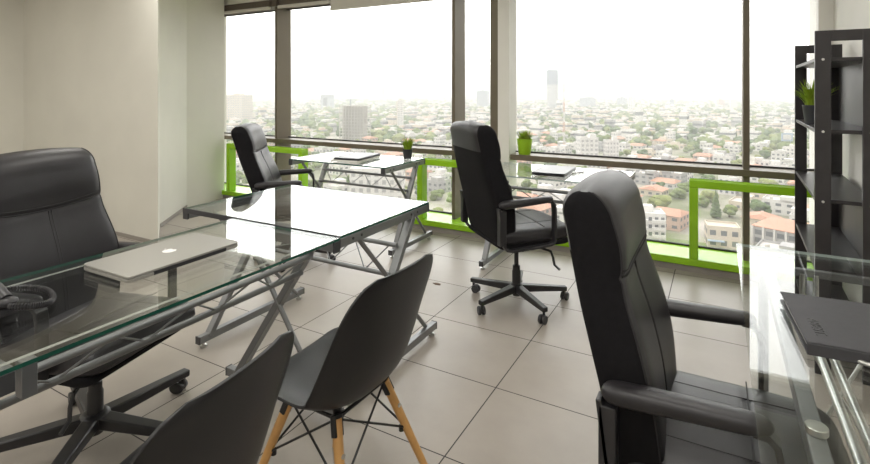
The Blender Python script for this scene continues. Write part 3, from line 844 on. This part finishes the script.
TM_trunk = mat('city_bark', (0.10,0.075,0.05), 0.9)
# ground: pale streets and dusty yards
gm = bpy.data.materials.new('city_ground'); nt, N, L = nodes_of(gm)
tc = N.new('ShaderNodeTexCoord'); ns = N.new('ShaderNodeTexNoise'); ns.inputs['Scale'].default_value = 0.02; ns.inputs['Detail'].default_value = 8
L.new(tc.outputs['Object'], ns.inputs['Vector'])
cr = N.new('ShaderNodeValToRGB'); cr.color_ramp.elements[0].position = 0.38; cr.color_ramp.elements[0].color = (0.15,0.165,0.085,1)
cr.color_ramp.elements[1].position = 0.62; cr.color_ramp.elements[1].color = (0.40,0.365,0.32,1)
L.new(ns.outputs['Fac'], cr.inputs['Fac']); L.new(cr.outputs[0], N['Principled BSDF'].inputs['Base Color']); N['Principled BSDF'].inputs['Roughness'].default_value = 0.95
struct(MB().add([(-9000,5,GZ),(9000,5,GZ),(9000,12000,GZ),(-9000,12000,GZ)],[[0,1,2,3]]), 'ground', gm, smooth=0)

crng = random.Random(11)
taken = []      # (x, y, r) of landmarks
def free(x, y, r):
    return all((x-a)**2+(y-b)**2 > (r+c)**2 for a, b, c in taken)
AX = R(-14)     # the street grid is turned a little
def landmark(name, label, px, py, rz=AX, r=15):
    p, dpt = ray_ground(px, py); taken.append((p.x,p.y,r))
    return thing(name, label, 'building' if 'tree' not in name else 'tree', (p.x,p.y,GZ), rz), dpt
def facade(parent, w, d, h, wallm, floors, cols, winm='window', name='window_band', band=False, ww=0.55, wh=0.5):
    """wall block with its windows set 5 cm proud; returns wall"""
    b = MB().box((-w/2,-d/2,0),(w/2,d/2,h)).build('walls', CM[wallm], parent, smooth=0)
    g = MB(); fh = h/floors
    for f in range(floors):
        z0 = f*fh + fh*(0.5-wh/2); z1 = z0 + fh*wh
        for side in range(4):
            Lw = w if side in (0,2) else d; nc = cols if side in (0,2) else max(1,round(cols*d/w)); cw = Lw/nc
            for c in range(nc):
                a = -Lw/2 + c*cw + cw*(0.5-ww/2); e = a + cw*ww
                if band: a, e = (-Lw/2+0.4, Lw/2-0.4) if c == 0 else (0,0)
                if a == e: continue
                o = 0.06
                if side == 0: g.box((a,-d/2-o,z0),(e,-d/2+o,z1))
                elif side == 2: g.box((a,d/2-o,z0),(e,d/2+o,z1))
                elif side == 1: g.box((w/2-o,a,z0),(w/2+o,e,z1))
                else: g.box((-w/2-o,a,z0),(-w/2+o,e,z1))
    g.build('windows', CM[winm], parent, smooth=0)
    return b
def parapet(parent, w, d, h, m, t=0.4, up=1.0):
    p = MB()
    p.box((-w/2,-d/2,h),(w/2,-d/2+t,h+up)); p.box((-w/2,d/2-t,h),(w/2,d/2,h+up)); p.box((-w/2,-d/2,h),(-w/2+t,d/2,h+up)); p.box((w/2-t,-d/2,h),(w/2,d/2,h+up))
    p.build('parapet', CM[m], parent, smooth=0)

# dark-topped tower on the skyline
t, dp = landmark('office_tower', 'tall dark-topped tower standing alone on the hazy skyline', 552.5, 110, R(10), 40)
sc = dp/FOC; w = 11*sc*0.9; h = 40*sc
MB().box((-w/2,-w/2,0),(w/2,w/2,h*0.64)).build('shaft', CM['grey'], t, smooth=0)
MB().box((-w/2-0.5,-w/2-0.5,h*0.64),(w/2+0.5,w/2+0.5,h)).build('glass_crown', CM['blue'], t, smooth=0)
g = MB()
for i in range(24): g.box((-w/2-0.2,-w/2-0.2,h*0.64*(i+0.5)/24),(w/2+0.2,w/2+0.2,h*0.64*(i+0.75)/24))
g.build('window_bands', CM['steel'], t, smooth=0)
# red and white lattice mast
t, dp = landmark('radio_mast', 'slender red and white lattice mast right of the dark-topped tower', 564, 152, 0, 6)
sc = dp/FOC; h = 80*sc; segs = 8
for i in range(segs):
    z0, z1 = h*i/segs, h*(i+1)/segs; b0, b1 = 0.9*(1-0.85*i/segs), 0.9*(1-0.85*(i+1)/segs)
    g = MB(); cor = [(-1,-1),(1,-1),(1,1),(-1,1)]
    for (a,b_) in cor: g.beam((a*b0,b_*b0,z0),(a*b1,b_*b1,z1),0.22,0.22)
    for (a,b_),(c_,d_) in zip(cor,cor[1:]+cor[:1]):
        zm = (z0+z1)/2; bm_ = (b0+b1)/2
        for (ra,za),(rb,zb) in (((b0,z0),(bm_,zm)),((bm_,zm),(b1,z1))):
            g.beam((a*ra,b_*ra,za),(c_*rb,d_*rb,zb),0.12,0.12); g.beam((c_*ra,d_*ra,za),(a*rb,b_*rb,zb),0.12,0.12)
    g.build('mast_section', CM['red' if i % 2 == 0 else 'white'], t, smooth=0)
# unfinished concrete building with crane
t, dp = landmark('unfinished_building', 'unfinished concrete building with open floors and a crane on its roof', 355, 140, R(8), 30)
sc = dp/FOC; w = 27*sc; h = 34*sc; d = 18; nf = 11
g = MB()
for i in range(nf+1): g.box((-w/2,-d/2,h*i/nf-0.25),(w/2,d/2,h*i/nf+0.25))
g.build('floor_slabs', CM['concrete'], t, smooth=0)
g = MB()
for i in range(9):
    for y in (-d/2+0.4,d/2-0.4): g.box((-w/2+(w-0.8)*i/8,y-0.4,0),(-w/2+(w-0.8)*i/8+0.8,y+0.4,h+1.5))
g.build('columns', CM['concrete'], t, smooth=0)
MB().box((-w/2+3,-d/2+4,0),(w/2-3,d/2-4,h)).build('core', CM['concrete'], t, smooth=0)
g = MB(); g.beam((-6,0,h),(-6,0,h+8),0.8,0.8); g.beam((-14,0,h+7),(4,0,h+7),0.6,0.6); g.beam((-6,0,h+8),(-13,0,h+7.2),0.2,0.2)
g.build('crane', CM['steel'], t, smooth=0)
# slim white tower
t, dp = landmark('apartment_tower', 'slim white apartment tower right of the unfinished building', 400.5, 129, R(25), 18)
sc = dp/FOC; w = 9*sc; h = 29*sc
facade(t, w*0.62, w*0.62, h, 'white', 14, 2, 'grey')
MB().box((-w*0.42,-w*0.15,0),(-w*0.31,w*0.15,h*0.97)).build('stair_shaft', CM['cream'], t, smooth=0)
MB().box((-2.5,-2.5,h),(2.5,2.5,h+3)).build('roof_house', CM['white'], t, smooth=0)
# skyline blocks, far off
for px0, px1, top, base, nm, lab, m in [
    (228,250,95,122,'hotel_block','wide beige block on the skyline behind the leftmost pane','cream'),
    (322,333,95,108,'arch_building','grey building shaped like a gate, far off left of the unfinished building','steel'),
    (382,387,87,101,'skyline_tower','faint lone tower far off above the slim white tower','steel'),
    (477,489,91,108,'twin_tower','bluish block beside the white column, behind the middle chair','steel'),
    (579,596,98,107,'skyline_block','long bluish block on the skyline right of the mast','steel'),
    (617,627,97.5,106,'skyline_block','grey block on the skyline, left of the white slab','steel'),
    (628,635,96.5,109,'skyline_slab','white slab tower on the skyline right of the mast','white'),
    (718,724,100,108,'skyline_block','pinkish block on the skyline near the right bronze mullion','pink'),
    (670,674,99.5,108,'skyline_block','small bluish block on the skyline halfway to the right mullion','steel'),
    (730,736,100,110,'skyline_block','white block on the skyline just left of the right mullion','white')]:
    t, dp = landmark(nm, lab, (px0+px1)/2, base, R(12), 30)
    sc = dp/FOC; w = (px1-px0)*sc*0.9; h = (base-top)*sc; d = min(w,30)
    if nm == 'arch_building':
        MB().box((-w/2,-d/2,0),(-w*0.2,d/2,h)).build('wing', CM[m], t, smooth=0); MB().box((w*0.2,-d/2,0),(w/2,d/2,h)).build('wing', CM[m], t, smooth=0)
        MB().box((-w/2,-d/2,h*0.8),(w/2,d/2,h*1.02)).build('bridge', CM[m], t, smooth=0)
    else:
        facade(t, w, d, h, m, max(3,int(h/4)), max(3,int(w/5)), 'steel' if m in ('white','cream') else 'blue')
        MB().box((-w*0.2,-d*0.2,h),(w*0.2,d*0.2,h+3)).build('roof_house', CM[m], t, smooth=0)
# white twin apartments in front of the ledge
for px, py, wpx, hpx, lab in ((587,160,25,22,'white apartment block with grey balconies just above the ledge by the green pot'),(611,161,17,20,'plain white apartment block with a stair tower right of the balcony block')):
    t, dp = landmark('apartment_block', lab, px, py, R(32), 14)
    sc = dp/FOC; w = wpx*sc*0.72; h = hpx*sc
    facade(t, w, w*0.8, h, 'white', 5, 4, 'grey'); parapet(t, w, w*0.8, h, 'white')
    MB().box((w*0.1,-w*0.2,h),(w*0.45,w*0.2,h+3.5)).build('stair_tower', CM['white'], t, smooth=0)
# four-storey white apartments near the right chair
t, dp = landmark('apartment_block', 'white four-storey apartment house with balconies beyond the right chair back', 648, 241, R(16), 13)
sc = dp/FOC; w = 33*sc*0.86; h = 29*sc; d = 10
facade(t, w, d, h, 'white', 4, 5, 'window'); parapet(t, w, d, h, 'white', 0.3, 0.7)
for f in range(4):
    for x0 in (-w/2, w*0.05):
        MB().box((x0,-d/2-1.3,h*f/4+0.2),(x0+w*0.42,-d/2,h*f/4+1.2)).build('balcony', CM['white'], t, smooth=0)
MB().box((-2,0,h),(2,4,h+2.4)).build('roof_house', CM['white'], t, smooth=0)
# lawn
p, dp = ray_ground(672, 245); lw = MB().add([(-14,-7,0.05),(16,-7,0.05),(18,9,0.05),(-12,9,0.05)],[[0,1,2,3]]).build('lawn', TM[1], smooth=0, kind='stuff')
tag(lw, 'green lawn below the white apartment house', 'lawn'); lw.location = (p.x,p.y,GZ); taken.append((p.x,p.y,14))
# cream house
t, dp = landmark('house', 'cream two-storey house seen inside the right green frame', 722, 245, R(8), 9)
sc = dp/FOC; facade(t, 11, 9, 7.5, 'cream', 2, 3, 'window'); parapet(t, 11, 9, 7.5, 'cream', 0.3, 0.7)
MB().box((-5.5,-6.3,2.6),(0,-4.5,2.9)).build('awning', CM['sign'], t, smooth=0)
HALL = R(-23)
# big terracotta-roofed hall with ribbed grey front
t, dp = landmark('hall_building', 'hall with flat terracotta roof and grey ribbed walls left of the bookcase', 802, 248.6, HALL, 20)
w, d, h = 26, 20, 7.5
MB().box((-w/2,-d/2,0),(w/2,d/2,h)).build('walls', CM['grey'], t, smooth=0)
MB().box((-w/2-0.4,-d/2-0.4,h),(w/2+0.4,d/2+0.4,h+0.35)).build('roof', CM['terra'], t, smooth=0)
g = MB()
for i in range(8):
    x = -w/2 + w*i/7; g.box((x-0.3,-d/2-0.7,0),(x+0.3,-d/2,h+0.2))
for i in range(6):
    y = -d/2 + d*i/5; g.box((-w/2-0.7,y-0.3,0),(-w/2,y+0.3,h+0.2))
g.build('buttresses', CM['white'], t, smooth=0)
g = MB()
for i in range(7):
    for z in (1.6,4.6):
        x = -w/2 + w*(i+0.2)/7; g.box((x,-d/2-0.1,z),(x+w/7*0.6,-d/2,z+1.8))
for i in range(5):
    for z in (1.6,4.6):
        y = -d/2 + d*(i+0.2)/5; g.box((-w/2-0.1,y,z),(-w/2,y+d/5*0.6,z+1.8))
g.build('windows', CM['window'], t, smooth=0)
# office block seen under the left window desk
t, dp = landmark('office_block', 'white office block seen through the frame of the left window desk', 378, 214, R(30), 20)
facade(t, 25, 15, 22, 'white', 6, 7, 'grey', ww=0.5, wh=0.55); parapet(t, 25, 15, 22, 'white')
# roadside billboard
t, dp = landmark('billboard', 'pale blue billboard on posts left of the bookcase plant', 787, 148, R(15), 8)
sc = dp/FOC
for x in (-3,3): MB().box((x-0.25,-0.25,0),(x+0.25,0.25,8)).build('post', CM['steel'], t, smooth=0)
MB().box((-5*sc,-0.4,7),(5*sc,0.4,7+8*sc)).build('panel', CM['sign'], t, smooth=0)
MB().box((-3.6*sc,-0.55,7+1.5*sc),(3.6*sc,-0.4,7+6.5*sc)).build('poster', CM['white'], t, smooth=0)
# single trees close by
def crown(seed, shape):
    rnd = random.Random(seed); mb = MB()
    if shape == 'cone':
        for i in range(9):
            u = i/8; r = 2.4*(1-u)**0.8+0.3
            mb.ico((rnd.uniform(-.2,.2),rnd.uniform(-.2,.2),1.5+u*11),(r,r,1.3),2,0,0.22,rnd)
    else:
        for i in range(11):
            a = rnd.uniform(0,2*PI); q = rnd.uniform(0,2.6)
            mb.ico((q*math.cos(a),q*math.sin(a),rnd.uniform(2.6,5.4)-q*0.35),(rnd.uniform(1.3,2.2),rnd.uniform(1.3,2.2),rnd.uniform(1.0,1.7)),2,0,0.16,rnd)
    return mb
CR = [crown(s,'round') for s in (1,2,3,4)]; CONE = crown(9,'cone')
def near_tree(name, label, px, py, scl, cb, m):
    p, dp = ray_ground(px, py); taken.append((p.x,p.y,4))
    t = thing(name, label, 'tree', (p.x,p.y,GZ)); t.scale = (scl,scl,scl)
    cb.build('crown', m, t, smooth=0)
    MB().tube([(0,0,0),(0.1,0,1.6),(0,0.1,3.2)],0.28,8,r2=0.16).build('trunk', TM_trunk, t)
near_tree('cypress_tree', 'dark cone-shaped tree inside the right green frame', 716, 218, 0.95, CONE, TM[0])
near_tree('leafy_tree', 'round tree beside the dark cone-shaped tree, right of it', 729, 217, 1.0, CR[0], TM[1])
near_tree('leafy_tree', 'dark leafy tree right of the bronze mullion under the green rail', 760, 216, 1.25, CR[1], TM[0])
near_tree('leafy_tree', 'yellowish tree at the left of the white office block below the left desk', 337, 214, 1.5, CR[2], TM[2])
near_tree('leafy_tree', 'yellow-green tree low in the pane right of the left window desk', 437, 224, 1.3, CR[3], TM[2])
near_tree('leafy_tree', 'green tree low behind the middle chair, beside the mullion foot', 452, 205, 1.2, CR[0], TM[1])

# ---- ordinary houses and trees: the 300 nearest of each are single objects, the rest one mass
def house_mesh(seed, wallm, kind):
    rnd = random.Random(seed); mb = MB()
    w, d, h = rnd.uniform(9,14), rnd.uniform(8,13), rnd.choice((3.4,6.2,6.4,6.6,9.2))
    mats = [CM[wallm], CM['terra'] if kind == 'tile' else CM['roof'], CM['window']]
    mb.box((-w/2,-d/2,0),(w/2,d/2,h)); mb.mi[1] = 1
    w2 = w*rnd.uniform(0.4,0.6)
    if kind == 'tile':
        e = 0.5; z = h; r = h+1.9
        mb.add([(-w/2-e,-d/2-e,z),(w/2+e,-d/2-e,z),(w/2+e,d/2+e,z),(-w/2-e,d/2+e,z),(-w/2+1.5,0,r),(w/2-1.5,0,r)],[[0,1,5,4],[2,3,4,5],[1,2,5],[3,0,4],[3,2,1,0]],1)
    else:
        for lo, hi in (((-w/2,-d/2,h),(w/2,-d/2+.25,h+.8)),((-w/2,d/2-.25,h),(w/2,d/2,h+.8)),((-w/2,-d/2,h),(-w/2+.25,d/2,h+.8)),((w/2-.25,-d/2,h),(w/2,d/2,h+.8))): mb.box(lo,hi)
        mb.box((-w/2,0,h),(-w/2+w2,d/2,h+2.6)); mb.lathe([(0.7,h),(0.75,h+1.3),(0.3,h+1.6)],8,1,Matrix.Translation((w*0.25,d*0.2,0)))
    for f in range(max(1,int(h/3))):
        z = f*3.1+1.0
        for i in range(3):
            x = -w/2 + w*(i+0.25)/3; mb.box((x,-d/2-.05,z),(x+w/3*0.5,-d/2+.05,z+1.3),2); mb.box((x,d/2-.05,z),(x+w/3*0.5,d/2+.05,z+1.3),2)
            y = -d/2 + d*(i+0.25)/3; mb.box((w/2-.05,y,z),(w/2+.05,y+d/3*0.45,z+1.3),2); mb.box((-w/2-.05,y,z),(-w/2+.05,y+d/3*0.45,z+1.3),2)
    me = bpy.data.meshes.new('house'); me.from_pydata(mb.v,[],mb.f)
    for m in mats: me.materials.append(m)
    me.polygons.foreach_set('material_index', mb.mi); me.update(); return me
HV = [(house_mesh(20+i,w,k), k, w) for i,(w,k) in enumerate((('white','flat'),('white','flat'),('cream','flat'),('white','tile'),('pink','tile'),('cream','tile'),('white','flat'),('grey','flat'),('white','flat')))]
LABEL = {('white','flat'):'white flat-roofed house in the hazy city below the window',('cream','flat'):'cream flat-roofed house in the hazy city below the window',('grey','flat'):'grey flat-roofed house in the hazy city below the window',
         ('white','tile'):'white house with terracotta roof in the city below the window',('pink','tile'):'pinkish house with terracotta roof in the city below the window',('cream','tile'):'cream house with terracotta roof in the city below the window'}
def in_view(x, y, zt):
    a = math.degrees(math.atan2(x, y))
    return -60 < a < 14
spots = []
STEP = 15.5
ca, sa = math.cos(AX), math.sin(AX)
for i in range(-260, 120):
    for j in range(4, 200):
        street = (i % 6 == 0) or (j % 4 == 0)
        gx, gy = i*STEP + crng.uniform(-2,2), j*STEP + crng.uniform(-2,2)
        x, y = gx*ca - gy*sa, gx*sa + gy*ca
        dist = math.hypot(x,y)
        if dist < 150 or dist > 2900 or not in_view(x,y,0): continue
        dens = 0.86 if dist < 700 else (0.55 if dist < 1400 else 0.28)
        green = 0.5+0.5*math.sin(x*0.011+1.3)*math.cos(y*0.009+0.4)+ (0.25 if x < -0.55*y else 0)
        kind = None
        if street:
            if crng.random() < 0.58*dens: kind = 'tree'
        else:
            if crng.random() < dens: kind = 'tree' if crng.random() < 0.14+0.46*green else 'house'
        if kind and free(x,y,9): spots.append((dist,x,y,kind))
spots.sort()
nh = nt_ = 0
hm, tm = [MB() for _ in range(3)], [MB() for _ in range(3)]
TMESH = []
for k_, cb in enumerate(CR):
    for m in (0,1,2):
        me = bpy.data.meshes.new('tree'); me.from_pydata(cb.v,[],cb.f); me.materials.append(TM[m]); me.update(); TMESH.append((me,m))
TLAB = ['dark green tree among the houses of the hazy city','mid green tree among the houses of the hazy city','yellow-green tree among the houses of the hazy city']
massv = MB(); tmass = MB()
for dist, x, y, kind in spots:
    if kind == 'house':
        if nh < 300:
            me, kd, wm = crng.choice(HV)
            o = bpy.data.objects.new('house', me); COL.objects.link(o)
            o.location = (x,y,GZ); o.rotation_euler = (0,0,AX+crng.choice((0,PI/2,PI,3*PI/2)))
            tag(o, LABEL[wm,kd], 'house', 'ordinary houses of the city below'); nh += 1
        else:
            w, d, h = crng.uniform(8,17), crng.uniform(8,16), crng.choice((3.5,6,6,6.5,9,12))
            if crng.random() < 0.02: h *= 2.5
            T_ = Matrix.Translation((x,y,GZ)) @ Matrix.Rotation(AX+crng.uniform(-.1,.1),4,'Z')
            massv.box((-w/2,-d/2,0),(w/2,d/2,h),crng.choice((0,0,0,1,2)),T_)
            massv.mi[-5] = crng.choice((3,3,3,4))
            if h > 5: massv.box((-w/2-.05,-d/2-.05,h*0.55),(w/2+.05,d/2+.05,h*0.75),5,T_)
            if crng.random() < 0.5: massv.box((-w/2,-1,h),(0,d/2,h+2.6),crng.choice((0,1)),T_)
    else:
        if nt_ < 300:
            me, m = crng.choice(TMESH)
            o = bpy.data.objects.new('tree', me); COL.objects.link(o)
            s = crng.uniform(0.75,1.45); o.location = (x,y,GZ-0.8*s); o.scale = (s*crng.uniform(.9,1.2),s,s); o.rotation_euler = (0,0,crng.uniform(0,6))
            tag(o, TLAB[m], 'tree', 'city trees, %s' % ('dark green','mid green','yellow-green')[m]); nt_ += 1
        else:
            for q in range(2):
                s = crng.uniform(3.0,6.2); tmass.ico((x+crng.uniform(-6,6),y+crng.uniform(-6,6),GZ+s*0.7),(s*1.25,s*1.1,s),1,crng.choice((0,0,1,1,2)),0.12,crng)
o = massv.build('distant_houses', [CM['white'],CM['cream'],CM['grey'],CM['roof'],CM['terra'],CM['window']], smooth=0, kind='stuff'); tag(o, 'mass of small distant houses fading into the haze', 'houses')
o = tmass.build('distant_trees', TM, smooth=0, kind='stuff'); tag(o, 'mass of distant trees between the houses fading into the haze', 'trees')

# haze over the city
hz = bpy.data.materials.new('city_haze'); nt, N, L = nodes_of(hz); N.remove(N['Principled BSDF'])
vs_ = N.new('ShaderNodeVolumeScatter'); vs_.inputs['Color'].default_value = (0.66,0.68,0.70,1); vs_.inputs['Density'].default_value = 0.00062; vs_.inputs['Anisotropy'].default_value = 0.1
L.new(vs_.outputs[0], N['Material Output'].inputs['Volume'])
o = MB().box((-8000,25,GZ-0.5),(8000,9000,160)).build('outside_haze', hz, smooth=0, kind='stuff'); tag(o, 'pale haze lying over the city outside the window', 'haze')

# ------------------------------------------------------------------ light: hazy sky, with a glow added past the window to brighten desks and room
SKY_BASE, SKY_GLOW = 1.6, 3.7
W = bpy.data.worlds.new('sky'); S.world = W; W.use_nodes = True
bg = W.node_tree.nodes['Background']; bg.inputs['Color'].default_value = (1.0,0.995,0.985,1); 
nt = W.node_tree; N, L = nt.nodes, nt.links
tc = N.new('ShaderNodeTexCoord'); dt = N.new('ShaderNodeVectorMath'); dt.operation = 'DOT_PRODUCT'
L.new(tc.outputs['Generated'], dt.inputs[0])
he, el = R(-32), R(24); dt.inputs[1].default_value = (math.sin(he)*math.cos(el), math.cos(he)*math.cos(el), math.sin(el))
mx_ = N.new('ShaderNodeMath'); mx_.operation = 'MAXIMUM'; mx_.inputs[1].default_value = 0; L.new(dt.outputs['Value'], mx_.inputs[0])
pw_ = N.new('ShaderNodeMath'); pw_.operation = 'POWER'; pw_.inputs[1].default_value = 3; L.new(mx_.outputs[0], pw_.inputs[0])
ma_ = N.new('ShaderNodeMath'); ma_.operation = 'MULTIPLY_ADD'; ma_.inputs[1].default_value = SKY_GLOW; ma_.inputs[2].default_value = SKY_BASE
L.new(pw_.outputs[0], ma_.inputs[0]); L.new(ma_.outputs[0], bg.inputs['Strength'])
sun = bpy.data.lights.new('sun','SUN'); sun.energy = 1.5; sun.angle = R(8); sun.color = (1,0.96,0.9)
so = bpy.data.objects.new('sun', sun); COL.objects.link(so); so.rotation_euler = (R(38),0,R(-35))
def ceiling_fill(x, y, lx, ly, power):
    l = bpy.data.lights.new('ceiling_fill','AREA'); l.shape = 'RECTANGLE'; l.size = lx; l.size_y = ly; l.energy = power; l.color = (1.0,0.97,0.915)
    o = bpy.data.objects.new('ceiling_fill', l); COL.objects.link(o); o.location = (x,y,CEIL-0.02); return o
for x in (-5.6,-3.9,-2.1,-0.3):  # added fill: unseen area lights under the ceiling, lifting the dim room
    for y in (-1.0,0.7,2.4):
        if x < -5 and y > 2: continue
        ceiling_fill(x,y,0.6,0.6,13.5)

# ------------------------------------------------------------------ render settings that belong to the scene
S.view_settings.view_transform = 'Standard'; S.view_settings.look = 'None'; S.view_settings.gamma = 1; S.view_settings.use_curve_mapping = False
S.view_settings.exposure = 0.0
S.cycles.transparent_max_bounces = 24
S.cycles.max_bounces = 8; S.cycles.diffuse_bounces = 5; S.cycles.glossy_bounces = 5; S.cycles.volume_bounces = 1
S.cycles.sample_clamp_indirect = 6
